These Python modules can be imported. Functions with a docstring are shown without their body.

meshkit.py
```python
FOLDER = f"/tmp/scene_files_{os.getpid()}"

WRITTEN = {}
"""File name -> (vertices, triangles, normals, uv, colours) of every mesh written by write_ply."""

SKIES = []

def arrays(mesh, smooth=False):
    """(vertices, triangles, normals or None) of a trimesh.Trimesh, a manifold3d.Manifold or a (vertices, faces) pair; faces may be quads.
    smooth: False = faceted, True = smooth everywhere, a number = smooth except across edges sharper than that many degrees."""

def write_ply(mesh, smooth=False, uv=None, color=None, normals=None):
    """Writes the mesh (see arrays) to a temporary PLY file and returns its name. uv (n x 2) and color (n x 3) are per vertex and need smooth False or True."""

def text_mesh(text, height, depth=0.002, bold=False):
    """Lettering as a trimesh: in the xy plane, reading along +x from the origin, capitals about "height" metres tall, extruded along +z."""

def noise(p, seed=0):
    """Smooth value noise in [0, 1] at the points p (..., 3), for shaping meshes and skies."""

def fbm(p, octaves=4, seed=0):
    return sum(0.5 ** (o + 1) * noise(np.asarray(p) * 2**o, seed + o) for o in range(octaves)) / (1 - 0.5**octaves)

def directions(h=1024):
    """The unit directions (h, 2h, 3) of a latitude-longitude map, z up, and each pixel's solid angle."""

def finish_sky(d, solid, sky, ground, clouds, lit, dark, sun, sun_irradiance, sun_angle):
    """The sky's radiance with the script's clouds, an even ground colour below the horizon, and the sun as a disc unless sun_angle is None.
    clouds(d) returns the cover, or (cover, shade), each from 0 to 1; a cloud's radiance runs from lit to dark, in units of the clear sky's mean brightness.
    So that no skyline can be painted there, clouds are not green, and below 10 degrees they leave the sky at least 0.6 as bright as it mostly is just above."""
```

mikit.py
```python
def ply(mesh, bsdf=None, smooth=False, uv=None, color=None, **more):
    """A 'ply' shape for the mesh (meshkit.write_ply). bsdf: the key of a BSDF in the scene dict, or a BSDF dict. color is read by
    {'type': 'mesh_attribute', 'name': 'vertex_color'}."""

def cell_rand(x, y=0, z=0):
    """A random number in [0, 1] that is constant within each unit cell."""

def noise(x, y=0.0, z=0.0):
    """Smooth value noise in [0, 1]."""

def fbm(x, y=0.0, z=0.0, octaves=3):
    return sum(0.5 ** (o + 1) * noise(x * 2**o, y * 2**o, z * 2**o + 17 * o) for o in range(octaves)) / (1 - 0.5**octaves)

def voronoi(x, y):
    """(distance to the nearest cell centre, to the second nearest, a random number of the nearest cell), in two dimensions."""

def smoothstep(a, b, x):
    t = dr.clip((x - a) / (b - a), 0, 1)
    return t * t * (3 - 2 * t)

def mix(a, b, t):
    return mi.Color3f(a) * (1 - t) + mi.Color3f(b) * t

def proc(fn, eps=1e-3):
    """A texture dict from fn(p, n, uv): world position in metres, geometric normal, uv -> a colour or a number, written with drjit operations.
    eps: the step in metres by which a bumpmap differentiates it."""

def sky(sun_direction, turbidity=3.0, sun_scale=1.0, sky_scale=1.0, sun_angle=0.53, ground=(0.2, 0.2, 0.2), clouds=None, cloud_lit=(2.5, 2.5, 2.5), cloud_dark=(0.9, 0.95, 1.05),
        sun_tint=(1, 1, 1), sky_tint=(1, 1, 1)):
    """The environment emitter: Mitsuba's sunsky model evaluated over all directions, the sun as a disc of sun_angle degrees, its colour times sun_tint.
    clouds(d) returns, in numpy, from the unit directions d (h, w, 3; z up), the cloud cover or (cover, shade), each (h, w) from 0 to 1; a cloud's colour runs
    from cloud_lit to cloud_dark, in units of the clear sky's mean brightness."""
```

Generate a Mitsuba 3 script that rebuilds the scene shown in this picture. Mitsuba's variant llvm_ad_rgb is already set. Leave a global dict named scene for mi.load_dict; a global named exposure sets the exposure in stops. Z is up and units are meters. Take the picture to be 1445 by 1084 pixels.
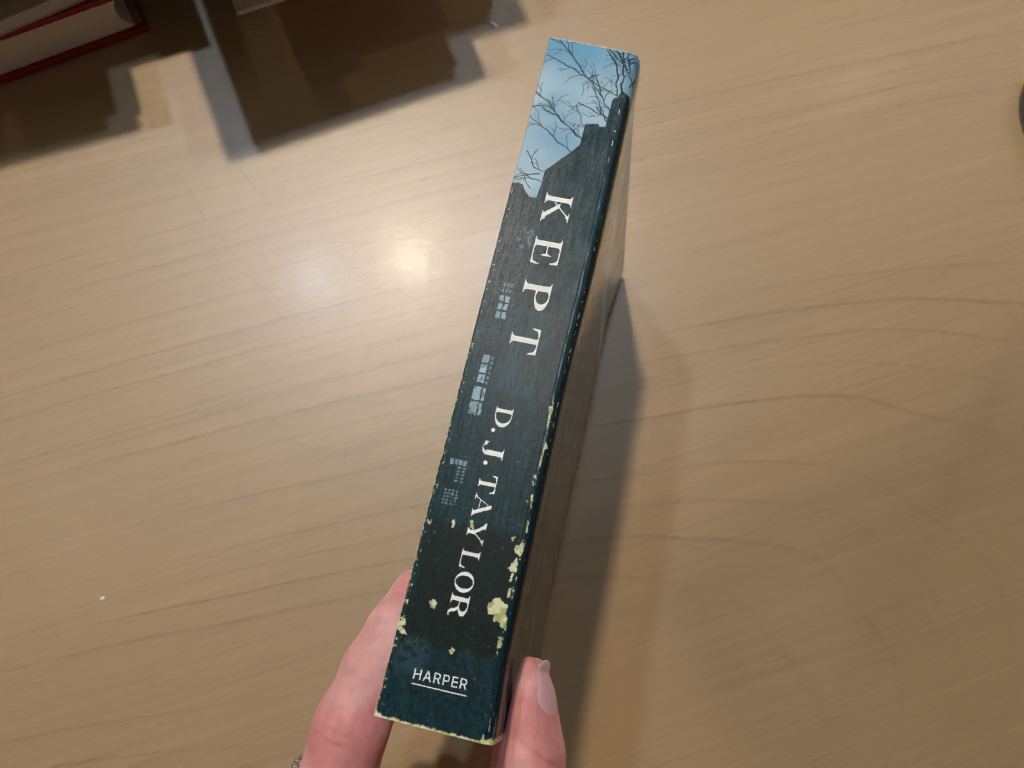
import math, random
import numpy as np, trimesh, mitsuba as mi, drjit as dr
import mikit, meshkit
from mikit import proc, fbm, noise, cell_rand, smoothstep, mix
from shapely.geometry import Polygon, Point, box, LineString
from shapely.ops import unary_union
from shapely import affinity

T = mi.ScalarTransform4f
scene, labels = {}, {}
RNG = np.random.default_rng(7)
random.seed(7)

# ------------------------------------------------------------------ camera
CAM = np.array([0.0, 0.0, 0.343377])
FWD, UP = np.array([0.0292269, 0.2639163, -0.9641027]), np.array([0.0, 0.9645147, 0.2640291])
scene['camera'] = {'type': 'thinlens', 'fov': 67.33, 'fov_axis': 'x', 'near_clip': 0.01, 'far_clip': 50.0,
                   'aperture_radius': 0.0006, 'focus_distance': 0.235,
                   'to_world': T().look_at(origin=CAM.tolist(), target=(CAM + FWD).tolist(), up=UP.tolist())}
exposure = -0.28

# ------------------------------------------------------------------ light: three bulbs of one ceiling fixture and the room's dim bounce
LAMPS = [('ceiling_bulb', (-0.22, 0.887, 1.60), 0.040, (1210, 1010, 760), 'warm glowing ceiling bulb, the middle one of the three brightest above the desk'),
         ('ceiling_bulb_001', (-0.47, 0.824, 1.60), 0.036, (345, 450, 600), 'cool white ceiling bulb on the left of the warm one'),
         ('ceiling_bulb_002', (0.04, 0.900, 1.60), 0.040, (215, 300, 400), 'cool white ceiling bulb on the right of the warm one'),
         ('ceiling_bulb_003', (1.0915, 1.475, 1.60), 0.030, (330, 270, 190), 'small warm ceiling bulb far over to the right')]
for k, p, rad_, rad, lab in LAMPS:
    scene[k] = {'type': 'sphere', 'center': list(p), 'radius': rad_, 'emitter': {'type': 'area', 'radiance': {'type': 'rgb', 'value': list(rad)}},
                'bsdf': {'type': 'diffuse', 'reflectance': {'type': 'rgb', 'value': 0.7}}}
    labels[k] = {'label': lab, 'category': 'light bulb'}
# a window ahead on the right and a long tube overhead on the left, which the satin desk mirrors faintly
scene['window_pane'] = {'type': 'rectangle', 'to_world': T().look_at(origin=[2.3, 1.75, 1.75], target=[0.2, 0.1, 0.0], up=[0, 0, 1]).scale([0.55, 0.7, 1]),
                        'emitter': {'type': 'area', 'radiance': {'type': 'rgb', 'value': [0.62, 0.70, 1.0]}}, 'bsdf': {'type': 'diffuse', 'reflectance': {'type': 'rgb', 'value': 0.3}}}
labels['window_pane'] = {'label': 'pale daylit window pane ahead on the right', 'category': 'window'}
scene['ceiling_tube'] = {'type': 'cylinder', 'p0': [-1.61, 0.78, 2.2], 'p1': [-1.29, -0.01, 2.2], 'radius': 0.03, 'emitter': {'type': 'area', 'radiance': {'type': 'rgb', 'value': [20, 19.5, 18]}},
                         'bsdf': {'type': 'diffuse', 'reflectance': {'type': 'rgb', 'value': 0.7}}}
labels['ceiling_tube'] = {'label': 'long fluorescent tube overhead on the left', 'category': 'lamp'}
scene['room_light'] = {'type': 'constant', 'radiance': {'type': 'rgb', 'value': [0.095, 0.08, 0.062]}}

# ------------------------------------------------------------------ helpers
mm = 1e-3


def ss(a, b, x):
    t = np.clip((np.asarray(x, float) - a) / (b - a), 0, 1)
    return t * t * (3 - 2 * t)


def srgb(r, g, b):
    return [((c / 255 + 0.055) / 1.055) ** 2.4 if c > 10 else c / 255 / 12.92 for c in (r, g, b)]


def bsdf(name, color, rough=0.5, spec=0.5, metallic=0.0, coat=0.0, gloss=0.9, bump=None, bump_eps=3e-4, sheen=0.0):
    d = {'type': 'principled', 'base_color': color if isinstance(color, dict) else {'type': 'rgb', 'value': list(color)}, 'roughness': rough,
         'specular': spec, 'metallic': metallic}
    if coat:
        d['clearcoat'], d['clearcoat_gloss'] = coat, gloss
    if sheen:
        d['sheen'] = sheen
    if bump is not None:
        d = {'type': 'bumpmap', 'arbitrary': proc(bump, bump_eps), 'scale': 1.0, 'nested': d}
    scene[name] = {'type': 'twosided', 'bsdf': d}
    return name


def grid_faces(n, m, flip=False):
    i = np.arange(n - 1)[:, None] * m + np.arange(m - 1)[None]
    q = np.stack([i, i + m, i + m + 1, i + 1], -1).reshape(-1, 4)
    f = np.vstack([q[:, [0, 1, 2]], q[:, [0, 2, 3]]])
    return f[:, ::-1] if flip else f


class Mesh:
    """Pieces joined into one mesh, with uv when given."""

    def __init__(self):
        self.v, self.f, self.t, self.n = [], [], [], 0

    def add(self, v, f, uv=None):
        v = np.asarray(v, float)
        self.v.append(v), self.f.append(np.asarray(f, int) + self.n), self.t.append(np.zeros((len(v), 2)) if uv is None else np.asarray(uv, float))
        self.n += len(v)
        return self

    def tri(self, m):
        return self.add(m.vertices, m.faces)

    def get(self):
        return np.vstack(self.v), np.vstack(self.f), np.vstack(self.t)


def put(key, mesh, mat, smooth=30, uv=None, label=None, category=None, kind=None, group=None, to_world=None):
    if isinstance(mesh, Mesh):
        v, f, t = mesh.get()
        mesh = trimesh.Trimesh(v, f, process=False)
        if uv is True:
            uv = t
    scene[key] = mikit.ply(mesh, mat, smooth, uv=uv if uv is not None and uv is not True else None)
    if to_world is not None:
        scene[key]['to_world'] = to_world
    d = {k: x for k, x in (('label', label), ('category', category), ('kind', kind), ('group', group)) if x}
    if d:
        labels[key] = d


def rounded_box(sx, sy, sz, r, seg=3):
    """A box centred in x and y, its bottom at z = 0, with rounded vertical corners and chamfered rims."""
    base = box(-sx / 2, -sy / 2, sx / 2, sy / 2).buffer(-r).buffer(r, quad_segs=seg)
    return trimesh.creation.extrude_polygon(base, sz, engine='earcut')


# ------------------------------------------------------------------ desk
GA = math.radians(17)
ca, sa = math.cos(GA), math.sin(GA)
SCR = []
for i in range(80):
    if i < 62:
        c = np.array([-0.065, 0.142]) + RNG.normal(0, 1, 2) * [0.042, 0.034]
    else:
        c = RNG.uniform([-0.25, -0.05], [0.25, 0.28])
    an, ln = RNG.uniform(0, math.pi), RNG.uniform(0.008, 0.035)
    e = np.array([math.cos(an), math.sin(an)]) * ln
    SCR.append(tuple(float(q_) for q_ in (*(c - e), *(c + e), RNG.uniform(0.00010, 0.00019), RNG.uniform(0.06, 0.20) * (1 if i < 62 else 0.4), RNG.uniform(-1, 1) * ln * 0.12)))


def seg_d(x, y, ax, ay, bx, by):
    dx, dy = bx - ax, by - ay
    h = dr.clip(((x - ax) * dx + (y - ay) * dy) / (dx * dx + dy * dy), 0, 1)
    return dr.sqrt(dr.square(x - ax - h * dx) + dr.square(y - ay - h * dy)), h


def desk_color(p, n, uv):
    a, b = p.x * ca + p.y * sa, p.y * ca - p.x * sa
    wob = fbm(a * 7 + 3, b * 9, 0.0, 3) - 0.5
    wob2 = fbm(a * 28, b * 60, 4.0, 3) - 0.5
    bb = b + 0.062 - 0.10 * (a - 0.15) + 0.011 * wob
    depth = 0.085 + 0.20 * (a + 0.30) - 0.016 * wob
    r = dr.sqrt(dr.square(bb) + dr.square(depth)) + 0.0011 * wob2
    fr = r * 118 + 2.6 * noise(r * 40, 1.5, 2.5) + 0.9 * noise(r * 90, 7.5, 2.5)
    ring, ph = dr.floor(fr), fr - dr.floor(fr)
    amp = 0.16 + 0.84 * dr.square(cell_rand(ring, 3, 1))
    patchy = smoothstep(0.36, 0.68, fbm(a * 5 + 9, b * 16, 2.0, 3))
    line = ((0.22 * smoothstep(0.30, 0.92, ph) + 0.85 * smoothstep(0.82, 0.93, ph)) * (1 - smoothstep(0.94, 1.0, ph))) * amp * (0.22 + 0.78 * patchy)
    band = (noise(fr * 0.45, 0.3, 9.1) - 0.5)
    fib = fbm(a * 10, b * 900, 1.0, 3) - 0.5
    fib2 = noise(a * 26, b * 1900, 5.0) - 0.5
    blot = fbm(a * 5, b * 11, 8.0, 3) - 0.5
    strk = fbm(a * 5, b * 230, 11.0, 3) - 0.5
    pore = smoothstep(0.80, 0.92, noise(a * 140, b * 2400, 3.0)) * (0.25 + line)
    c = mix((0.395, 0.263, 0.134), (0.215, 0.124, 0.050), dr.clip(line * (0.25 + 0.18 * smoothstep(0.4, 0.6, fib + 0.5)) + 0.09 * band + 0.05, 0, 1))
    c = c * (1 + 0.13 * fib + 0.06 * fib2 + 0.10 * blot + 0.12 * strk * (0.35 + patchy)) * (1 - 0.24 * pore)
    x, y = p.x, p.y
    wob3 = noise(p.x * 300, p.y * 300, 2.0)
    for ax, ay, bx, by, w, s, bend in SCR:
        d, h = seg_d(x, y, ax, ay, bx, by)
        d, h = seg_d(x + (h - h * h) * bend, y - (h - h * h) * bend, ax, ay, bx, by)
        c = c * (1 - s * (1 - smoothstep(w * 0.5, w * 1.6, d)) * smoothstep(0.1, 0.6, wob3 + 0.2 * h))
    return c


def desk_bump(p, n, uv):
    a, b = p.x * ca + p.y * sa, p.y * ca - p.x * sa
    return 3.5e-5 * noise(a * 420, b * 700, 0.5) + 4.0e-5 * noise(p.x * 230, p.y * 210, 4.5) + 0.5e-5 * noise(a * 90, b * 1700, 1.5)


bsdf('desk_laminate', proc(desk_color), rough=0.43, spec=0.9, coat=0.19, gloss=0.87, bump=desk_bump)
m = Mesh()
m.tri(rounded_box(1.5, 0.95, 0.028, 0.02))
v, f, _ = m.get()
v += [0.03, 0.13, -0.028]
put('desk', trimesh.Trimesh(v, f, process=False), 'desk_laminate', smooth=False, kind='structure', label='light tan wood grain desk top with fine scratches', category='desk')

# ------------------------------------------------------------------ the paperback: a frame of its own (x across the spine, y towards the head, z out of the spine), in metres
HB, TB, DB, SH = 0.203, 0.028854, 0.13723, 0.001779
BM = np.array([[0.965302363, 0.226492387, -0.12997133, 0.009742589], [-0.21568004, 0.972105374, 0.092158892, 0.068434198],
               [0.147219116, -0.060928974, 0.987225502, 0.14428679], [0, 0, 0, 1.0]])


def bw(p):
    return np.asarray(p, float) @ BM[:3, :3].T + BM[:3, 3]


def deform(p):
    p = np.array(p, float)
    x, y, z = p[:, 0].copy(), p[:, 1].copy(), p[:, 2].copy()
    s = 1 - (y + HB / 2) / HB
    wr = np.clip((x + TB / 2) / TB, 0, 1)
    zz = np.clip(-z / DB, 0, 1)
    p[:, 0] += wr * (-0.9e-3 * ss(0.35, 0.6, s) * ss(1.0, 0.9, s) - 3.2e-3 * ss(0.0, 0.14, s) * ss(1.0, 0.8, s) * zz ** 1.2)
    p[:, 0] += wr * 1.1e-3 * np.exp(-((z + 0.009) / 0.009) ** 2) * ss(0.55, 0.0, s)
    p[:, 1] += -SH * (2 * x / TB) * np.clip(1 - s, 0, 1) ** 2
    flat = ss(-0.0016, -0.0002, z)
    p[:, 2] += flat * 0.25e-3 * (1 - np.clip(2 * x / TB, -1, 1) ** 2) + flat * 0.16e-3 * np.exp(-((x - 0.0121) / 0.0004) ** 2)
    return p


RL, RR = 0.0006, 0.0026
LM = TB - RL - RR


def profile(u):
    """(x, z) and normal of the cover at arc length u, 0 at the back hinge, TB at the front hinge."""
    u = np.asarray(u, float)
    a1, a2 = RL * math.pi / 2, RR * math.pi / 2
    s = u - RL + a1  # s = 0 at the start of the left arc, which ends where the flat starts (x = -TB/2 + RL, u = RL)
    x, z, nx, nz = (np.zeros_like(u) for _ in range(4))
    k = s < 0
    x[k], z[k], nx[k] = -TB / 2, -RL + s[k], -1
    k = (s >= 0) & (s < a1)
    an = s[k] / RL
    x[k], z[k], nx[k], nz[k] = -TB / 2 + RL - RL * np.cos(an), -RL + RL * np.sin(an), -np.cos(an), np.sin(an)
    k = (s >= a1) & (s < a1 + LM)
    x[k], z[k], nz[k] = -TB / 2 + RL + s[k] - a1, 0, 1
    k = (s >= a1 + LM) & (s < a1 + LM + a2)
    an = (s[k] - a1 - LM) / RR
    x[k], z[k], nx[k], nz[k] = TB / 2 - RR + RR * np.sin(an), -RR + RR * np.cos(an), np.sin(an), np.cos(an)
    k = s >= a1 + LM + a2
    x[k], z[k], nx[k] = TB / 2, -RR - (s[k] - a1 - LM - a2), 1
    return x, z, nx, nz


def cover_point(u, v, off=0.0):
    """World points of the cover at u (arc), v (from the tail), off metres proud."""
    u, v = np.broadcast_arrays(np.asarray(u, float), np.asarray(v, float))
    x, z, nx, nz = profile(u.ravel())
    p = np.stack([x + nx * off, v.ravel() - HB / 2, z + nz * off], -1)
    q = deform(np.stack([x, v.ravel() - HB / 2, z], -1)) + np.stack([nx * off, 0 * nx, nz * off], -1)
    return bw(q)


def cover_piece(us, vs, thick=0.00032):
    m = Mesh()
    U, V = np.meshgrid(us, vs, indexing='ij')
    n_, m_ = U.shape
    uv = np.stack([U.ravel(), V.ravel()], -1) * 1000
    o, i = cover_point(U, V), cover_point(U, V, -thick)
    m.add(o, grid_faces(n_, m_), uv).add(i, grid_faces(n_, m_, True), uv - [0, 4000])
    idx = np.arange(n_ * m_).reshape(n_, m_)
    for e in (idx[:, 0], idx[:, -1], idx[0], idx[-1]):
        k = len(e)
        m.add(np.vstack([o[e], i[e]]), grid_faces(2, k), np.vstack([uv[e], uv[e]]) - [0, 8000])
    return m


# ---- the printed picture of the cover: u from the back hinge, v from the tail, in millimetres
HOUSE = [(-40, 148.3), (3.3, 148.4), (4.3, 146.5), (6.2, 144.4), (8.3, 144.5), (8.5, 146.5), (8.75, 149.2), (8.85, 154.2), (15.1, 162.1), (17.2, 165.2), (17.45, 173.0), (18.6, 173.4),
         (21.1, 174.0), (21.9, 173.1), (23.5, 173.4), (23.6, 177.7), (23.85, 184), (25.2, 185), (26.0, 187.6), (29.0, 187.0), (30.6, 183.0), (33, 166), (60, 152), (200, 150)]
BRANCH = [[(18.6, 203.1), (23.3, 195.8), (25.1, 185.4), .75], [(23.8, 203.7), (24.9, 198.3), (26.1, 187.7), .8], [(19.6, 203.2), (24.1, 198.2), .5], [(22.9, 202.0), (26.5, 195.4), (29.3, 191.2), .6],
          [(30.2, 195.1), (27.9, 190.2), .6], [(22.1, 202.7), (24.7, 198.3), (27.4, 201.0), .4], [(1.1, 204.1), (9.6, 196.4), (15.1, 190.1), (19.3, 187.6), (25.1, 185.4), .42],
          [(0.8, 196.1), (11.1, 191.9), (15.4, 190.2), (17.9, 192.0), .42], [(15.4, 190.2), (19.8, 184.7), (23.9, 178.9), .55], [(17.4, 191.2), (21.4, 182.6), (24.2, 178.5), .45],
          [(14.0, 180.1), (19.8, 177.9), (24.3, 176.3), .4], [(19.6, 179.4), (23.9, 175.6), .35], [(0.1, 181.7), (4.4, 178.9), (12.1, 171.0), (18.0, 166.8), .55],
          [(-0.5, 175.6), (3.0, 176.4), (8.4, 174.2), (15.7, 167.9), .42], [(-0.1, 172.3), (6.6, 168.1), (10.3, 165.0), (15.1, 162.1), .5], [(5.1, 181.2), (8.4, 174.2), .25],
          [(1.8, 159.5), (5.7, 155.1), (8.3, 154.1), .45], [(0.2, 150.1), (7.3, 153.2), .45], [(3.0, 151.2), (5.6, 147.4), .35], [(3.4, 151.9), (8.0, 150.2), .35],
          [(5.4, 204.7), (7.1, 199.3), (9.6, 196.4), .25], [(16.9, 187.3), (21.7, 177.5), .35], [(13.5, 179.3), (15.9, 173.0), (20.0, 170.7), .25], [(25.1, 203.4), (27.3, 195.4), .4],
          [(26.6, 204), (24.9, 199.6), (26.3, 196.0), .4], [(28.9, 200.4), (26.1, 198.7), .3], [(2.2, 205), (26, 204.5), .01]]
TWIG = []
rt = np.random.default_rng(21)


def sprout(a, d, ln, w, depth):
    """A forking twig of straight pieces from a in direction d (radians)."""
    a = np.asarray(a, float)
    steps = 2 if depth else 1
    for q_ in range(steps):
        b = a + ln / steps * np.array([math.cos(d), math.sin(d)])
        TWIG.append(tuple(float(x_) for x_ in (*a, *b, w, 0.45 + 0.4 * min(1, w / 0.22))))
        if depth and rt.random() < 0.75:
            sprout(b, d + rt.choice([-1, 1]) * rt.uniform(0.4, 0.9), ln * rt.uniform(.45, .7), w * 0.7, depth - 1)
        a, d = b, d + rt.uniform(-.35, .35)


for b_ in BRANCH[:-1]:
    for (ax, ay), (bx, by) in zip(b_[:-2], b_[1:-1]):
        for q_ in range(1 if math.hypot(bx - ax, by - ay) < 7 else 2):
            h_ = rt.uniform(.25, .8)
            back = math.atan2(ay - by, ax - bx)
            sprout((ax + (bx - ax) * h_, ay + (by - ay) * h_), back + rt.choice([-1, 1]) * rt.uniform(.35, .95), rt.uniform(2.5, 5.5), .2, 1)
ph_ = np.random.default_rng(5)


def in_box(u, v, a, b, c, d, soft=0.15):
    return smoothstep(a - soft, a + soft, u) * (1 - smoothstep(b - soft, b + soft, u)) * smoothstep(c - soft, c + soft, v) * (1 - smoothstep(d - soft, d + soft, v))


def panes(u, v, a, b, c, d, nu, nv, bar=0.12, slant=0.0):
    """Lit panes of a window between its bars."""
    uu = u + slant * (v - c)
    x, y = (uu - a) / (b - a) * nu, (v - c) / (d - c) * nv
    fx, fy = x - dr.floor(x), y - dr.floor(y)
    cell = smoothstep(bar * 0.5, bar * 1.5, fx) * (1 - smoothstep(1 - bar * 1.5, 1 - bar * 0.5, fx)) * smoothstep(bar * .5, bar * 1.5, fy) * (1 - smoothstep(1 - bar * 1.5, 1 - bar * .5, fy))
    dark = 1 - 0.60 * smoothstep(0.60, 0.70, fbm(u * 0.9 + 4, v * 0.9, 3.0, 2))
    return in_box(uu, v, a, b, c, d, 0.06) * cell * dark * (0.62 + 0.5 * cell_rand(dr.floor(x), dr.floor(y), a * 3))


PAPER = (0.60, 0.60, 0.26)


def cover_print(p, n, uv):
    u, v = uv.x, uv.y
    inside = v < -1000.0
    jit = 0.35 * (noise(u * 2.2, v * 2.2, 1.0) - 0.5)
    h = mi.Float(HOUSE[-1][1])
    for (x0, y0), (x1, y1) in reversed(list(zip(HOUSE, HOUSE[1:]))):
        h = dr.select(u < x1, y0 + (y1 - y0) * dr.clip((u - x0) / (x1 - x0), 0, 1), h)
    sky = smoothstep(-0.25, 0.25, v - h + jit)
    cl = fbm(u * 0.09 + 2, v * 0.07 + 5, 6.0, 3)
    lightness = dr.clip(0.75 * smoothstep(0.28, 0.85, cl) + 0.55 * (1 - smoothstep(0, 12, u)) * smoothstep(198, 178, v) + 0.35 * smoothstep(170, 152, v), 0, 1)
    csky = mix((0.185, 0.385, 0.525), (0.43, 0.565, 0.65), lightness)
    csky = mix(csky, (0.135, 0.335, 0.500), 0.55 * smoothstep(182, 202, v))
    csky = csky * (1 - 0.35 * smoothstep(24, 31, u)) * (0.94 + 0.12 * noise(u * 5, v * 5, 2.0))
    # branches, in ink over the sky
    ink = mi.Float(0)
    wu, wv = u + 1.3 * (noise(u * 0.4, v * 0.4, 1.3) - 0.5) + 0.3 * (noise(u * 1.3, v * 1.3, 5.3) - 0.5), v + 1.3 * (noise(u * 0.4, v * 0.4, 8.3) - 0.5)
    for b in BRANCH:
        w = b[-1] * 0.36
        for (ax, ay), (bx, by) in zip(b[:-2], b[1:-1]):
            d, hh = seg_d(wu, wv, ax, ay, bx, by)
            ink = dr.maximum(ink, 0.95 * (1 - smoothstep(w * 0.5, w * 0.5 + 0.20, d)))
    thin = mi.Float(0)
    for ax, ay, bx, by, w, s in TWIG:
        d, hh = seg_d(wu, wv, ax, ay, bx, by)
        thin = dr.maximum(thin, s * (1 - smoothstep(w * 0.3, w * 0.3 + 0.17, d)))
    csky = mix(csky, (0.045, 0.085, 0.115), thin)
    csky = mix(csky, (0.014, 0.026, 0.034), ink)
    # the house front
    sid = noise(u * 3.0, v * 0.22, 4.0)
    mot = fbm(u * 0.45, v * 0.22, 3.0, 4)
    speck = fbm(u * 2.2, v * 1.6, 7.0, 3)
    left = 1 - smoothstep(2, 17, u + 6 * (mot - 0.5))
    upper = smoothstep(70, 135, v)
    c = mix(mix((0.0095, 0.034, 0.041), (0.0160, 0.048, 0.059), upper), (0.104, 0.117, 0.119), dr.clip(left * upper * 0.95 + 0.06 * upper + 0.7 * upper * (mot - 0.42), 0, 1))  # grey towards the upper left is the spine's sheen, mixed into the print
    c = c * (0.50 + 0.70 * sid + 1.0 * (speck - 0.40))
    blue = in_box(u, v, 9.5, 20.5, 84, 109, 1.3) * (0.25 + 0.75 * smoothstep(0.35, 0.7, fbm(u * 1.6, v * 0.35, 2.0, 3)))
    c = mix(c, (0.038, 0.085, 0.115), 0.66 * blue)
    flake = in_box(u, v, 5.5, 10, 127, 134, 0.8) * smoothstep(0.5, 0.62, fbm(u * 1.1, v * 1.1, 4.0, 3))
    c = mix(c, (0.17, 0.27, 0.33), 0.7 * flake)
    u, v = u + 0.32 * (noise(u * 1.4, v * 1.4, 61.0) - 0.5), v + 0.32 * (noise(u * 1.4, v * 1.4, 67.0) - 0.5)
    win = panes(u, v, 4.9, 8.3, 104.6, 112.2, 2, 3, 0.13, 0.02) + panes(u, v, 4.9, 8.2, 112.5, 116.2, 3, 2, 0.2) * 0.55
    win = win + panes(u, v, 4.4, 6.75, 85.2, 93.8, 1, 3, 0.10, 0.0) + 0.6 * panes(u, v, 6.85, 8.0, 85.0, 93.6, 1, 6, 0.25)
    win2 = panes(u, v, 4.2, 6.8, 76.2, 84.4, 1, 2, 0.05, 0.02) + 0.9 * panes(u, v, 6.95, 7.9, 76.2, 84.4, 1, 2, 0.08, 0.02)
    win3 = panes(u, v, 2.8, 7.6, 62.0, 64.0, 4, 1, 0.12) * 0.7 + panes(u, v, 5.1, 7.8, 57.7, 62.0, 2, 5, 0.2) * 0.6 + panes(u, v, 3.1, 7.3, 51.6, 55.9, 4, 5, 0.2) * 0.5
    c = mix(c, (0.34, 0.50, 0.58), dr.clip(win * 0.9, 0, 1))
    c = mix(c, (0.36, 0.50, 0.57), dr.clip(win2 * 0.9, 0, 1))
    c = mix(c, (0.22, 0.33, 0.37), dr.clip(win3 * 1.5, 0, 1))
    u, v = uv.x, uv.y
    # the dark lower panel and the blue foot
    e1, e2 = 1.6 * (noise(u * 0.5, 3.0, 1.0) - 0.5), 3.4 * (noise(u * 0.32, 8.0, 1.0) - 0.45)
    panel = (1 - smoothstep(45.6, 49.6, v + e1)) * smoothstep(16.6, 19.0, v + e2) * smoothstep(0.3, 2.6, u + 1.5 * (noise(v * 0.3, 1, 1) - 0.5)) * (1 - 0.75 * smoothstep(25.6, 26.8, u))
    c = mix(c, mi.Color3f(0.0090, 0.0165, 0.0140) * (0.6 + 0.9 * speck), panel)
    foot = 1 - smoothstep(14, 19, v + e2)
    c = mix(c, mi.Color3f(0.0075, 0.0265, 0.034) * (0.35 + 1.4 * fbm(u * 1.3, v * 1.0, 12.0, 4)), foot)
    haze_ = in_box(u, v, 1.5, 9.5, 11, 19, 1.6) * smoothstep(0.38, 0.6, fbm(u * 0.8, v * 0.8, 9.0, 3))
    c = mix(c, (0.030, 0.066, 0.088), 0.6 * haze_)
    c = mix(c, csky, sky)
    # front and back boards away from the spine
    ridge = (1 - smoothstep(0.06, 0.36, dr.abs(u - 26.6 + 0.3 * (noise(v * 0.12, 4, 4) - 0.5)))) * smoothstep(50, 75, v) * (1 - smoothstep(150, 160, v)) * (0.3 + 0.7 * smoothstep(0.35, 0.6, noise(2.0, v * 0.4, 5.0)))
    c = mix(c, (0.20, 0.25, 0.27), 0.75 * ridge)
    c = mix(c, (0.006, 0.013, 0.018), 0.8 * smoothstep(27.2, 28.0, u) * (1 - sky))
    cov = smoothstep(TB * 1000 + 0.6, TB * 1000 + 2.5, u) * (1 - sky)
    c = mix(c, mi.Color3f(0.018, 0.015, 0.014) * (0.6 + 0.9 * speck), cov)
    # wear: flecks where the edges have rubbed through to the paper
    fl = fbm(u * 2.6 + 20, v * 1.3, 5.0, 3)
    fine = noise(u * 6, v * 3.1, 2.0)
    low = 1 - smoothstep(75, 112, v)
    eL = dr.abs(u + 0.05)
    wl = (1 - smoothstep(0.10, 0.42, eL + 0.9 * (0.62 - fl - 0.16 * low))) * smoothstep(0.42, 0.70, fine + 0.34 * low)
    wl = wl * (0.12 + 0.88 * smoothstep(0.38, 0.60, noise(7.0, v * 0.10, 3.0) + 0.22 * low))
    wl2 = (1 - smoothstep(0.3, 0.5, dr.abs(u - 0.9))) * smoothstep(0.70, 0.74, fl) * 0.9
    eR = dr.abs(u - 26.9 + 0.35 * (noise(v * 0.25, 1.0, 2.0) - 0.5))
    wr = (1 - smoothstep(0.12, 0.34, eR)) * smoothstep(0.635, 0.67, fl + 0.03 * low) * smoothstep(0.35, 0.55, noise(3.0, v * 0.11, 6.0)) * (1 - smoothstep(132, 150, v)) * smoothstep(14, 22, v)
    wr2 = (1 - smoothstep(0.1, 0.3, dr.abs(u - 28.2))) * smoothstep(0.62, 0.66, fl) * smoothstep(60, 75, v) * (1 - smoothstep(135, 150, v)) * 0.5
    strk = smoothstep(0.68, 0.74, fbm(u * 3.4, v * 0.30, 14.0, 2)) * in_box(u, v, 26.0, 28.8, 0.5, 10.0, 0.8) * smoothstep(11.0, 2.0, v)
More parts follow.
